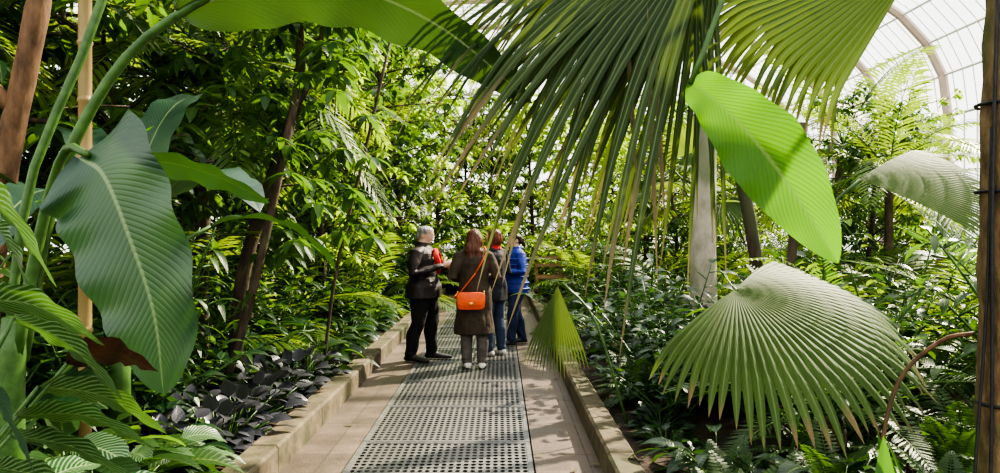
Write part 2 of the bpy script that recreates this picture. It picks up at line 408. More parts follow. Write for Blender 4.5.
Cl5=clump('groundcover_mesh',44,.14,.14,.035,LM_dark,droop=.7,el=(.2,1.3))
Cl6=clump('dark_spathe_mesh',34,.34,.34,.06,LM_dark)
Fp1=fanpalm('fan_palm_mesh',2.4,12,.85,LM_fan)

def place(name,me,pts,smin=.85,smax=1.15,zoff=0):
    for p in pts:
        put(name,me,(p[0],p[1],zoff+.06),R.random()*6.28,R.uniform(smin,smax)*(p[2] if len(p)>2 else 1))

# ------------------------------------------------------------------ ground & path
YA,YP=-3.0,20.4
mb=MB(); mb.box((-60,-30,-.9),(60,80,-.5),0); mb.obj('lawn_ground',[M_grass],False)
def bed(x0,x1,name,y0=YA,y1=33.8):
    mb=MB(); nx=int(abs(x1-x0)/.3)+1; ny=int((y1-y0)/.3)
    rows=[]
    for i in range(ny+1):
        y=y0+(y1-y0)*i/ny
        rows.append([V((x0+(x1-x0)*j/nx,y,.06+(.0 if j in(0,nx) else R.uniform(-.02,.05)+.03*math.sin(y*1.7+j)))) for j in range(nx+1)])
    mb.grid(rows); return mb.obj(name,[M_soil])
bed(-12.2,-1.64,'planting_bed_soil'); bed(.86,13.2,'planting_bed_soil',)
bed(-1.64,.86,'planting_bed_soil',y0=YP)
mb=MB(); mb.box((-1.47,YA,-.12),(-1.06,YP,0)); mb.box((.24,YA,-.12),(.69,YP,0)); mb.obj('floor',[M_pave],False)
mb=MB(); mb.box((-1.06,YA,-.5),(.24,YP,-.14)); mb.obj('duct_floor',[M_pit],False)
for x0,x1 in ((-1.67,-1.47),(.69,.87)):
    mb=MB(); y=YA
    while y<YP:
        l=R.uniform(1.1,1.5); y2=min(y+l,YP)
        b=.018; h=.18+R.uniform(-.006,.006)
        rings=[]
        prof=[(x0,-.1),(x0,h-b),(x0+b,h),(x1-b,h),(x1,h-b),(x1,-.1)]
        for yy,s in ((y+.004,0),(y+.015,1),(y2-.015,1),(y2-.004,0)):
            rings.append([V((px_,yy,pz-(0 if s else .008))) for px_,pz in prof])
        mb.rings(rings); y=y2
    mb.obj('stone_kerb',[M_kerb],False)
def grate_mesh():
    mb=MB(); W_,L_=1.28,1.2; nx,ny=24,16; fr=.035
    cx=(W_-2*fr)/nx; cy=(L_-2*fr)/ny
    for i in range(nx):
        for j in range(ny):
            x=-W_/2+fr+i*cx; y=fr+j*cy; b=len(mb.v)
            for px_,py_ in [(0,0),(1,0),(1,1),(0,1)]: mb.v.append((x+px_*cx,y+py_*cy,0)); mb.a.append((0,0,.5))
            for k in range(8):
                a=math.pi/4*k
                mb.v.append((x+cx*(.5+.36*math.cos(a)),y+cy*(.5+.36*math.sin(a)),0)); mb.a.append((0,0,.5))
            q=[b+4+k for k in range(8)]
            c0,c1,c2,c3=b,b+1,b+2,b+3
            for f in ((c0,c1,q[7],q[6],q[5]),(c1,c2,q[1],q[0],q[7]),(c2,c3,q[3],q[2],q[1]),(c3,c0,q[5],q[4],q[3])):
                mb.f.append(f); mb.m.append(0)
    for lo,hi in (((-W_/2+.003,.004,-.02),(-W_/2+fr,L_-.004,.006)),((W_/2-fr,.004,-.02),(W_/2-.003,L_-.004,.006)),((-W_/2+fr,.004,-.02),(W_/2-fr,fr,.006)),((-W_/2+fr,L_-fr,-.02),(W_/2-fr,L_-.004,.006))):
        mb.box(lo,hi)
    return mb.mesh('grate_panel_mesh',[M_steel],False)
gm=grate_mesh(); y=-1.5
while y<YP-1.2:
    put('floor_grate',gm,(-.41,y,.0)); y+=1.205
mb=MB()
for i in range(16):
    x=R.choice([R.uniform(-1.42,-1.1),R.uniform(.28,.65)]); y=R.uniform(4.5,14)
    simple_leaf(mb,(x,y,.012),rdir(R.random()*6.28,.1),R.uniform(.05,.10),.018,.15,prof_lance,.3,0)
mb.obj('fallen_leaves',[LM_dry])

# ------------------------------------------------------------------ glasshouse
XL,XR,YE,EZ=-12.5,13.5,34.0,5.2
XC=(XL+XR)/2; HWD=(XR-XL)/2; RZ=5.9
def section(n=20):
    return [V((XC-HWD*math.cos(math.pi*i/n),0,EZ+RZ*math.sin(math.pi*i/n)**.85)) for i in range(n+1)]
SEC=section()
def bar(mb,a,b,r,mat=0): mb.tube([a,b],r,4,mat)
mb=MB()
y=-4
while y<=YE+.01:
    mb.tube([V((XL,y,0))]+[p+V((0,y,0)) for p in SEC]+[V((XR,y,0))],.13,6,1); y+=3.8
for i in range(1,len(SEC)-1):
    bar(mb,SEC[i]+V((0,-4,0)),SEC[i]+V((0,YE,0)),.04)
y=-4
while y<=YE:
    mb.tube([p+V((0,y,.06)) for p in SEC],.020,4,0); y+=.475
mb.obj('ceiling_glazing_bars',[M_white,M_rib],False)
mb=MB(); mb.grid([[p+V((0,-4,.1)) for p in SEC],[p+V((0,YE,.1)) for p in SEC]]); mb.obj('ceiling',[M_glass],False)
for nm,x in (('wall_left',XL),('wall_right',XR)):
    mb=MB()
    mb.box((x-.15,-4,-.5),(x+.15,YE,.9),1)
    y=-4
    while y<=YE: bar(mb,V((x,y,.9)),V((x,y,EZ)),.03); y+=.6
    for z in (.95,2,3.1,4.2,EZ): bar(mb,V((x,-4,z)),V((x,YE,z)),.05)
    mb.obj(nm,[M_white,M_kerb],False)
    mb=MB(); mb.grid([[V((x,-4,.9)),V((x,YE,.9))],[V((x,-4,EZ)),V((x,YE,EZ))]]); mb.obj('window_1' if x<0 else 'window_2',[M_glass],False)
mb=MB(); mb.box((XL,YE-.15,-.5),(XR,YE+.15,.9),1)
def roofz(x):
    c=max(-1,min(1,(XC-x)/HWD)); return EZ+RZ*math.sin(math.acos(c))**.85
x=XL
while x<=XR: bar(mb,V((x,YE,.9)),V((x,YE,roofz(x))),.05); x+=.62
for i in range(12):
    z=1+i*1.0
    if z<EZ: a,b=XL,XR
    else:
        s=((z-EZ)/RZ)**(1/.85)
        if s>=1: break
        h=HWD*math.sqrt(max(0,1-s*s)); a,b=XC-h,XC+h
    bar(mb,V((a,YE,z)),V((b,YE,z)),.07)
mb.obj('wall_back',[M_white,M_kerb],False)

# ------------------------------------------------------------------ massed planting
for i in range(40):
    y=3.4+i*.43
    x=-2.02-R.random()*.35
    nm,me=R.choice([('spathe_plant',Cl1),('groundcover_plant',Cl5),('dark_spathe_plant',Cl6),('dark_spathe_plant',Cl6)])
    if 5.0<y<7.8: x-=.4
    place(nm,me,[(x,y,1)],.85,1.15)
place('dark_leaf_plant',Cl3,[(-1.98,5.3),(-2.02,5.75),(-2.0,6.2),(-2.02,6.7),(-2.35,5.6),(-2.4,6.3),(-2.0,7.2),(-2.3,7.0),(-2.1,4.9),(-2.0,7.7),(-2.35,5.0)],1.15,1.45)
for i in range(34):
    y=4.2+i*.6; x=-2.75-R.random()*.8
    nm,me=R.choice([('broadleaf_shrub',Sh1),('willow_shrub',Sh2),('glossy_shrub',Sh3),('aroid_plant',Cl4),('dark_spathe_plant',Cl6)])
    place(nm,me,[(x,y,1.7 if me in (Cl4,Cl6) else .9)],.8,1.15)
for i in range(18):
    nm,me=R.choice([('willow_shrub',Sh2),('broadleaf_shrub',Sh1),('glossy_shrub',Sh3)])
    place(nm,me,[(-3.5-R.random()*1.6,5+i*1.0)],1.1,1.6)
for p in ((-3.7,7.2),(-3.2,9.4),(-4.8,9.0),(-3.7,11.5),(-5.2,12.5),(-3.2,14.2)):
    place('umbrella_tree',Tr1,[p],.95,1.2)
for p in ((-5.0,6.4),(-6.6,9.5),(-6,13.5),(-8,12),(-4.4,16.8),(-7,17),(-9,15),(-8.5,20),(-7.4,6.5),(-8.8,9.5)):
    place('evergreen_tree',Tr2,[p],1.0,1.2)
for p in ((-2.9,16.5),(-4.0,19),(-6.5,23),(-8.6,25),(-4.4,13),(-9.2,13),(-9.2,18)):
    place('green_tree',Tr4,[p],.95,1.15)
place('light_tree',Tr3,[(-2.6,19.5),(-3.6,22.5),(-5.5,26),(-3.0,12.8,.8)],1.0,1.2)
place('feather_palm',Pa1,[(-3.9,8.2),(-2.9,12.2),(-2.6,15.0),(-5.2,7.6),(-4.4,6.0),(-2.5,17.6),(-3.2,10.2)],.95,1.2)
place('tall_feather_palm',Pa2,[(-3.6,13.2),(-3.2,19),(-5.6,9.6),(-4.3,5.2),(-3.2,8.0)],.9,1.15)
# right
for i in range(36):
    y=3.6+i*.47; x=1.18+R.random()*.4
    nm,me=R.choice([('fern_clump',Fe1),('groundcover_plant',Cl5),('groundcover_plant',Cl5),('dark_spathe_plant',Cl6)])
    place(nm,me,[(x,y)],.7,1.0)
for i in range(30):
    y=5.0+i*.6; x=1.9+R.random()*.9
    nm,me=R.choice([('glossy_shrub',Sh3),('broadleaf_shrub',Sh1),('glossy_shrub',Sh3),('cycad',Pa3),('willow_shrub',Sh2)])
    place(nm,me,[(x,y,.85)],.75,1.1)
for i in range(20):
    y=5.4+i*.95; x=2.9+R.random()*1.8
    nm,me=R.choice([('bright_shrub',Sh4),('willow_shrub',Sh2),('cycad',Pa3),('broadleaf_shrub',Sh1)])
    place(nm,me,[(x,y)],.9,1.3)
place('fern_clump',Fe1,[(2.4,4.0),(2.8,4.6),(1.9,4.3),(3.2,5.2),(2.1,5.0),(3.7,5.6),(1.25,4.2),(1.2,3.7)],.75,1.05)
place('groundcover_plant',Cl5,[(2.0,3.4),(2.6,3.9),(2.9,4.2),(2.3,4.8),(3.3,4.7),(3.8,6)],.9,1.4)
place('spathe_plant',Cl1,[(1.55,3.25,.7),(2.3,3.6,.9)],.8,1.0)
place('glossy_shrub',Sh3,[(1.45,6.2,.7),(1.55,7.0,.8),(2.6,6.0,.9),(3.3,6.4),(1.6,8.2,.9),(1.6,9.4,.9)],.9,1.1)
for p in ((4.6,9.5),(6.2,12),(3.2,13.5),(7.5,15),(8.5,11)):
    place('green_tree',Tr4,[p],.50,.62)
place('light_tree',Tr3,[(2.9,16),(5.2,17)],.6,.7)
for p in ((2.6,19.5),(3.4,22),(5.2,21),(7.5,22),(9.5,18)):
    place('light_tree',Tr3,[p],.68,.8)
place('feather_palm',Pa1,[(3.6,7.2),(2.5,9.6),(4.6,7.8),(2.3,12.8),(5.4,9),(2.3,15.6),(6.5,10),(2.1,18)],.9,1.15)
place('tall_feather_palm',Pa2,[(5.0,11),(3.0,14.8),(7.2,13),(4.6,8.6,.8)],.72,.9)
place('fan_palm',Fp1,[(3.0,11.2),(5.6,14)],.8,.95)
# far end
for i,p in enumerate(((-2.0,23.5),(-.5,24.5),(1.1,23.8),(2.4,25.5),(-1.4,27),(.4,27.5),(-4.0,28),(4,28),(5.6,29),(-6.5,29.5),(7.5,27),(-8.5,29.5),(9,28))):
    place(*[('light_tree',Tr3),('green_tree',Tr4),('light_tree',Tr3)][i%3],[p],.92,1.05)
place('bright_shrub',Sh4,[(-1.4,21.6),(-.7,21.3),(0,21.5),(.7,21.3),(-1.1,22.2),(.3,22.4),(-2.0,21),(1.5,22.5)],.9,1.3)
place('feather_palm',Pa1,[(-.9,22.2),(.9,22.6),(-.1,22.0)],1.1,1.4)

# ------------------------------------------------------------------ hero plants : left
def heroleaf(mb,pts,hw,side,mat,fold=.15,ruf=.012,prof=prof_paddle,curl=0,n=44,rnd=.5,c=7):
    blade(mb,crom(pts,n),V(side),hw,prof,fold,mat,rnd,c,ruf,5,curl)
mb=MB()
mb.tube(crom([(-2.25,3.45,0),(-2.24,3.42,.7),(-2.2,3.4,1.2)],6),[.09,.08,.07,.065,.06,.055,.05],12,1)
mb.tube(crom([(-2.2,3.4,1.0),(-2.05,3.35,1.6),(-1.86,3.2,1.93),(-1.66,3.02,1.90)],10),[.03-.0015*i for i in range(11)],8,1)
heroleaf(mb,[(-1.72,3.06,1.89),(-1.58,2.98,1.82),(-1.46,2.93,1.60),(-1.34,2.9,1.28),(-1.30,2.9,.96)],.26,(1,-.25,.1),0,fold=-.12,ruf=.02)
mb.tube(crom([(-2.2,3.45,1.0),(-2.05,3.42,1.7),(-1.88,3.4,2.1),(-1.66,3.4,2.42),(-1.35,3.36,2.62),(-1.2,3.35,2.67)],14),[.032-.001*i for i in range(15)],8,1)
heroleaf(mb,[(-1.45,3.37,2.58),(-1.05,3.33,2.68),(-.65,3.3,2.66),(-.25,3.28,2.48),(.14,3.3,2.16)],.185,(.15,-.75,.62),3,fold=-.2,ruf=.02)
mb.tube(crom([(-2.3,3.5,1.0),(-2.2,3.5,1.8),(-1.95,3.55,2.5),(-1.75,3.6,3.2)],8),.022,8,1)
heroleaf(mb,[(-1.8,3.6,2.95),(-1.6,3.65,3.4),(-1.2,3.7,3.7),(-.7,3.7,3.6)],.22,(.2,-.9,.4),0,fold=-.2)
heroleaf(mb,[(-2.0,3.8,1.88),(-1.75,3.8,1.95),(-1.45,3.8,1.88),(-1.15,3.75,1.74)],.09,(.1,-.75,.7),0,fold=-.2)
heroleaf(mb,[(-2.1,3.4,1.72),(-1.9,3.5,1.88),(-1.66,3.6,2.10)],.055,(.5,-.8,.1),2,fold=.3)
mb.obj('banana_plant',[LM_ban,M_stem,LM_glow,LM_ban2])
mb=MB()
mb.tube([(-2.5,4.9,0),(-2.45,4.85,1.3)],[.09,.05],10,1)
for a,L_,e in ((-.6,1.1,.9),(.4,1.0,.7),(-1.5,1.1,.8),(2.4,1.2,1.1),(3.6,1.1,.9),(1.4,1.2,1.2)):
    pt=arc((-2.45,4.85,1.2),rdir(a,e+.2),.7,.5,5); mb.tube(pt,.017,6,1)
    d=(pt[-1]-pt[-2]).normalized(); sp=arc(pt[-1],d,L_,1.8,16)
    blade(mb,sp,hside(d),.17,prof_paddle,.15,0,R.random(),4,.015,4)
mb.obj('banana_plant',[LM_ban,M_stem])
place('calathea_plant',Cl2,[(-2.1,2.9,1.15),(-2.05,3.5),(-2.35,3.4,1.2),(-2.1,4.1,.9),(-2.6,3.9,1.2),(-2.8,3.2,1.5),(-2.3,4.2,1.1)],1.0,1.2)
place('spathe_plant',Cl1,[(-2.0,3.2,1.1),(-2.05,3.8,1.1),(-2.2,3.8,1.3),(-2.5,4.4,1.3)],1,1.2)
mb=MB()
B=V((-2.05,2.6,.06))
for mid,tip,hw,m in (((-1.72,2.35,1.80),(-1.30,2.2,1.42),.085,0),((-1.60,2.25,1.38),(-1.16,2.2,1.25),.075,0),((-1.60,2.2,1.20),(-1.30,2.1,.90),.11,2),
                     ((-1.48,2.3,1.02),(-1.03,2.25,.93),.06,0),((-1.50,2.3,.96),(-1.02,2.2,.80),.062,0),((-1.52,2.25,.88),(-1.10,2.15,.72),.07,0),((-1.50,2.6,1.13),(-1.14,2.5,1.12),.075,3),
                     ((-1.62,2.4,1.62),(-1.42,2.3,1.30),.07,0),((-1.62,2.5,1.30),(-1.22,2.45,1.02),.08,0),((-1.45,2.25,.78),(-1.0,2.15,.66),.065,0),((-1.6,2.6,1.05),(-1.2,2.7,.86),.085,0)):
    mid=V(mid); tip=V(tip)
    mb.tube(crom([B,(B+mid)/2+V((-.06,0,.1)),mid],8),.007,6,1)
    blade(mb,crom([mid,(mid+tip)/2+V((0,0,.05)),tip],18),V((.35,-.75,.75)),hw,prof_ovate,.15,m,.6,4,.008,4)
mb.obj('calathea_plant',[LM_cal,M_stem,LM_ban,LM_red])
mb=MB(); mb.tube(crom([(-3.25,4.6,0),(-3.15,4.6,1.2),(-3.0,4.55,2.0),(-2.82,4.5,2.7),(-2.66,4.5,3.6),(-2.5,4.5,5)],20),[.09-.002*i+R.uniform(-.006,.006) for i in range(21)],12,0)
mb.tube(crom([(-2.9,4.53,2.3),(-3.2,4.4,2.7),(-3.4,4.3,3.4)],6),.05,8,0)
mb.obj('tree_trunk',[M_barkw])
mb=MB(); zz=0; pts=[];rr=[]
while zz<5:
    for dz,r in ((0,.038),(.30,.038),(.31,.044),(.325,.044),(.335,.038)): pts.append(V((-2.49,4.5,zz+dz))); rr.append(r)
    zz+=.345
mb.tube(pts,rr,12,0); mb.obj('bamboo_culm',[M_bamboo])
mb=MB(); mb.tube(crom([(-2.6,7.3,0),(-2.5,7.3,1.2),(-2.2,7.4,2.3),(-2.0,7.5,3.1),(-2.05,7.6,4.2),(-1.9,7.7,5.4)],20),[.075-.002*i for i in range(21)],10,0)
mb.tube(crom([(-2.1,7.45,2.7),(-1.8,7.4,3.3),(-1.7,7.4,4.2)],8),.03,8,0)
mb.tube(crom([(-2.5,6.6,0),(-2.2,6.6,1.0),(-2.0,6.7,2.0),(-1.85,6.9,3.0)],8),.04,8,0)
mb.tube(crom([(-1.9,8.0,0),(-1.75,8.0,1.2),(-1.5,8.2,2.4),(-1.2,8.3,3.8)],8),.018,6,0)
for k in range(150):
    p=V((-2.1+R.uniform(-.9,.9),7.2+R.uniform(-.8,.8),R.uniform(1.4,4.6)))
    mb.tube([p,p+V((R.uniform(-.15,.15),R.uniform(.1,.3),-.2))],.005,4,2)
    for w in range(7): simple_leaf(mb,p,rdir(w*.9+R.random(),R.uniform(-.2,.5)),R.uniform(.2,.34),.045,1.3,prof_lance,.2,1)
mb.obj('climbing_tree',[M_bark,LM_mid,M_stem])

# ------------------------------------------------------------------ hero plants : right
mb=MB()
mb.tube(crom([(2.06,3.05,0),(2.04,3.02,1),(2.05,3.0,2.2),(2.1,3.02,3.3)],24),[.10+R.uniform(-.006,.006)+(.008 if i%2 else 0) for i in range(25)],16,3)
mb.tube(crom([(1.93,2.97,0),(1.935,2.95,.9),(1.93,2.94,1.7),(1.95,2.94,2.5)],14),.007,6,4)
mb.tube(crom([(1.90,3.0,0),(1.88,2.98,.5),(1.92,2.96,1.3),(1.94,2.96,2.0)],14),.006,6,4)
for z in (.9,1.75,2.1): mb.tube([V((2.045+.118*math.cos(a),3.01+.118*math.sin(a),z)) for a in [i*.45 for i in range(15)]],.007,6,4)
top=V((2.1,3.02,3.25))
def leafpet(hub,pts,r=.013): mb.tube(crom([top]+pts+[hub],8),r,6,1)
leafpet((.86,2.95,2.82),[(1.7,3.0,3.35),(1.2,2.95,3.15)])
fan(mb,(.86,2.95,2.84),(-.78,.05,-.52),(-.35,-.8,.45),1.66,30,1.5,.36,1.0,2,.3,.12,.08,.92,.2,3.0,1.0)
leafpet((.94,3.2,2.85),[(1.7,3.1,3.3),(1.3,3.15,3.15)])
fan(mb,(.92,3.2,2.85),(-.55,-.05,-.70),(-.3,-.9,.25),1.42,26,1.3,.34,.6,2,.3,.12,.05,.9,.2,2.8,1.0)
leafpet((1.15,3.4,2.95),[(1.7,3.3,3.3),(1.4,3.35,3.15)])
fan(mb,(1.15,3.4,2.97),(-.95,.1,-.28),(-.2,-.75,.6),1.65,30,1.4,.42,1.2,2,.3,.12,.1,.9,.2,2.8,1.0)
leafpet((.88,3.05,2.9),[(1.7,2.9,3.4),(1.3,2.95,3.2)])
fan(mb,(.88,3.05,2.94),(-.8,.05,-.45),(-.3,-.8,.5),1.30,24,1.3,.4,1.1,2,.3,.12,.1,.9,.2,3.0,1.0)
leafpet((.80,2.9,2.8),[(1.6,2.9,3.35),(1.2,2.9,3.1)])
fan(mb,(.78,2.95,2.80),(-.15,.0,-1),(-.3,-.95,.1),1.25,8,.40,.3,.2,2,.3,.12,.05,.9,.22,2.6,1.0)
leafpet((1.85,3.3,2.82),[(2.0,3.15,3.05)])
fan(mb,(1.85,3.3,2.80),(-1,-.02,.04),(0,-.85,.45),1.12,46,2.0,.72,.8,0,.32,.12,.1,.9)
fan(mb,(1.78,3.6,2.95),(-.75,-.05,-.15),(-.1,-.8,.5),1.2,42,2.0,.60,.9,2,.3,.15,.15,.9)
mb.obj('fan_palm',[LM_fan,M_stem,LM_fand,M_moss,M_strap])
mb=MB()
mb.tube(crom([(1.75,4.6,.06),(1.95,4.55,1.2),(1.98,4.52,1.7),(2.16,4.5,1.91)],10),.010,6,1)
fan(mb,(2.15,4.5,1.91),(1,-.12,.06),(0,-.62,.75),.85,40,1.4,.72,.6,0,.28,.25,.15)
mb.tube(crom([(1.6,4.5,.06),(1.5,4.35,.9),(1.40,4.0,1.25),(1.22,3.84,1.30)],10),.011,6,1)
fan(mb,(1.20,3.82,1.30),(.62,-.56,-.26),(.0,-.50,.85),1.0,44,3.4,.68,.9,0,.30,.34,.22,.74,.14,2.2,.95)
mb.tube(crom([(1.0,5.9,.1),(.75,5.9,.9),(.5,6.0,1.2)],8),.010,6,1)
fan(mb,(.46,6.0,1.18),(-.05,-.1,-1),(-.3,-.9,.1),.72,20,.9,.6,.4,2,.3,.2,.1)
mb.obj('low_fan_palm',[LM_fan,M_stem,LM_fand])
mb=MB()
mb.tube(crom([(2.45,3.2,.06),(2.42,3.1,1.8),(2.2,3.0,2.85),(1.5,2.8,3.15),(.92,2.65,2.65),(.66,2.6,2.10)],24),.010,8,1)
heroleaf(mb,[(.65,2.6,2.11),(.76,2.6,2.03),(.89,2.59,1.89),(1.02,2.57,1.70),(1.145,2.54,1.48)],.145,(.62,-.1,.75),0,fold=-.16,ruf=.010,prof=prof_young)
mb.obj('young_banana_plant',[LM_glow,M_stem])
mb=MB()
for x,y,z0,z1 in ((.56,2.85,2.45,1.38),(.60,2.9,2.3,1.6),(.50,2.95,2.4,1.75)):
    blade(mb,crom([(x,y,z0),(x+.02,y,(z0+z1)/2),(x+.04,y,z1)],8),V((1,.2,0)),.012,prof_lance,.4,0,.6)
mb.obj('dry_palm_strip',[LM_dry])
mb=MB(); mb.tube(crom([(2.05,7.5,0),(2.03,7.5,1.5),(2.05,7.5,2.6),(2.0,7.5,4.2)],16),[.14-.003*i+R.uniform(-.004,.004) for i in range(17)],14,0); 
mb.tube(crom([(2.3,6.8,0),(2.35,6.8,1.0),(2.25,6.8,1.8),(2.1,6.9,2.6)],8),.06,8,1)
mb.tube(crom([(2.4,6.8,0),(2.6,6.8,1.0),(2.75,6.8,2.6)],8),.045,8,1)
mb.obj('pale_tree_trunk',[M_barkp,M_bark])
mb=MB(); mb.tube(crom([(1.6,3.2,.05),(1.62,3.2,.6),(1.7,3.2,.95),(1.85,3.15,1.13),(1.96,3.1,1.17)],16),.009,6,0); mb.obj('woody_liana',[M_barkw])
place('aroid_plant',Cl4,[(1.75,3.3,.75),(1.75,3.9,.7)],.9,1.0)
mb=MB()
for k in range(3):
    simple_leaf(mb,(1.55+.1*k,3.0+.05*k,.30),rdir(1.2+k*.7,1.3),.46,.05,.3,prof_ovate,.2,0,n=8,c=3)
    mb.tube([(1.6,3.05,.06),(1.55+.1*k,3.0+.05*k,.30)],.008,6,1)
mb.obj('young_shoot',[LM_glow,M_stem])

mb=MB()
for z in (.45,.75,.95): mb.box((.95,20.4,z),(2.4,20.48,z+.08))
for x in (.95,1.6,2.3): mb.box((x,20.48,.06),(x+.08,20.56,1.05))
mb.box((.95,20.0,.43),(2.4,20.4,.48))
for x in (.95,2.3): mb.box((x,20.0,.06),(x+.08,20.08,.43))
mb.obj('wooden_bench',[M_wood],False)

# ------------------------------------------------------------------ people
def cloth(name,c,rough=.85,scale=9): return surf_mat(name,tuple(x*.75 for x in c),tuple(min(1,x*1.25) for x in c),scale=scale,rough=rough,bump=.6,dist=.03,detail=3)
SKIN=surf_mat('skin',(.52,.30,.21),(.60,.37,.27),scale=10,rough=.5,bump=.05)
EYE=surf_mat('eye_dark',(.02,.015,.01),(.03,.02,.015),rough=.2)
EYW=surf_mat('eye_white',(.75,.73,.7),(.8,.78,.75),rough=.3); LIP=surf_mat('lips',(.42,.16,.13),(.48,.2,.16),rough=.5)
def hand(mb,w,D,Np,ts,curl=.5,mat=0):
    w=V(w); D=V(D).normalized(); Np=V(Np); Np=(Np-D*Np.dot(D)).normalized(); S=D.cross(Np)*ts
    rs=[]
    for t,hw,th in ((-.02,.024,.020),(.0,.027,.019),(.03,.036,.017),(.06,.041,.015),(.088,.040,.012),(.095,.032,.008)):
        rs.append([w+D*t+S*hw*math.cos(a)+Np*th*math.sin(a) for a in [6.283*k/12 for k in range(12)]])
    mb.rings(rs,mat)
    for o,L_,r in ((.030,.070,.0088),(.010,.079,.0090),(-.011,.073,.0086),(-.030,.057,.0078)):
        p=w+D*.085+S*o; ang=curl*.5; pts=[p.copy()]; 
        for fr in (.45,.32,.23):
            d=D*math.cos(ang)+Np*math.sin(ang)+S*o*2; pts.append(pts[-1]+d.normalized()*L_*fr); ang+=curl
        mb.tube(pts,[r,r*.97,r*.9,r*.75],8,mat,round_ends=True)
    p=w+D*.02+S*.028; pts=[p]; 
    for L_,q in ((.04,.0),(.032,.35),(.026,.7)):
        pts.append(pts[-1]+(D*(.55+q*.4)+S*(.75-q*.6)+Np*(.3+q*curl)).normalized()*L_)
    mb.tube(pts,[.013,.011,.010,.008],8,mat,round_ends=True)

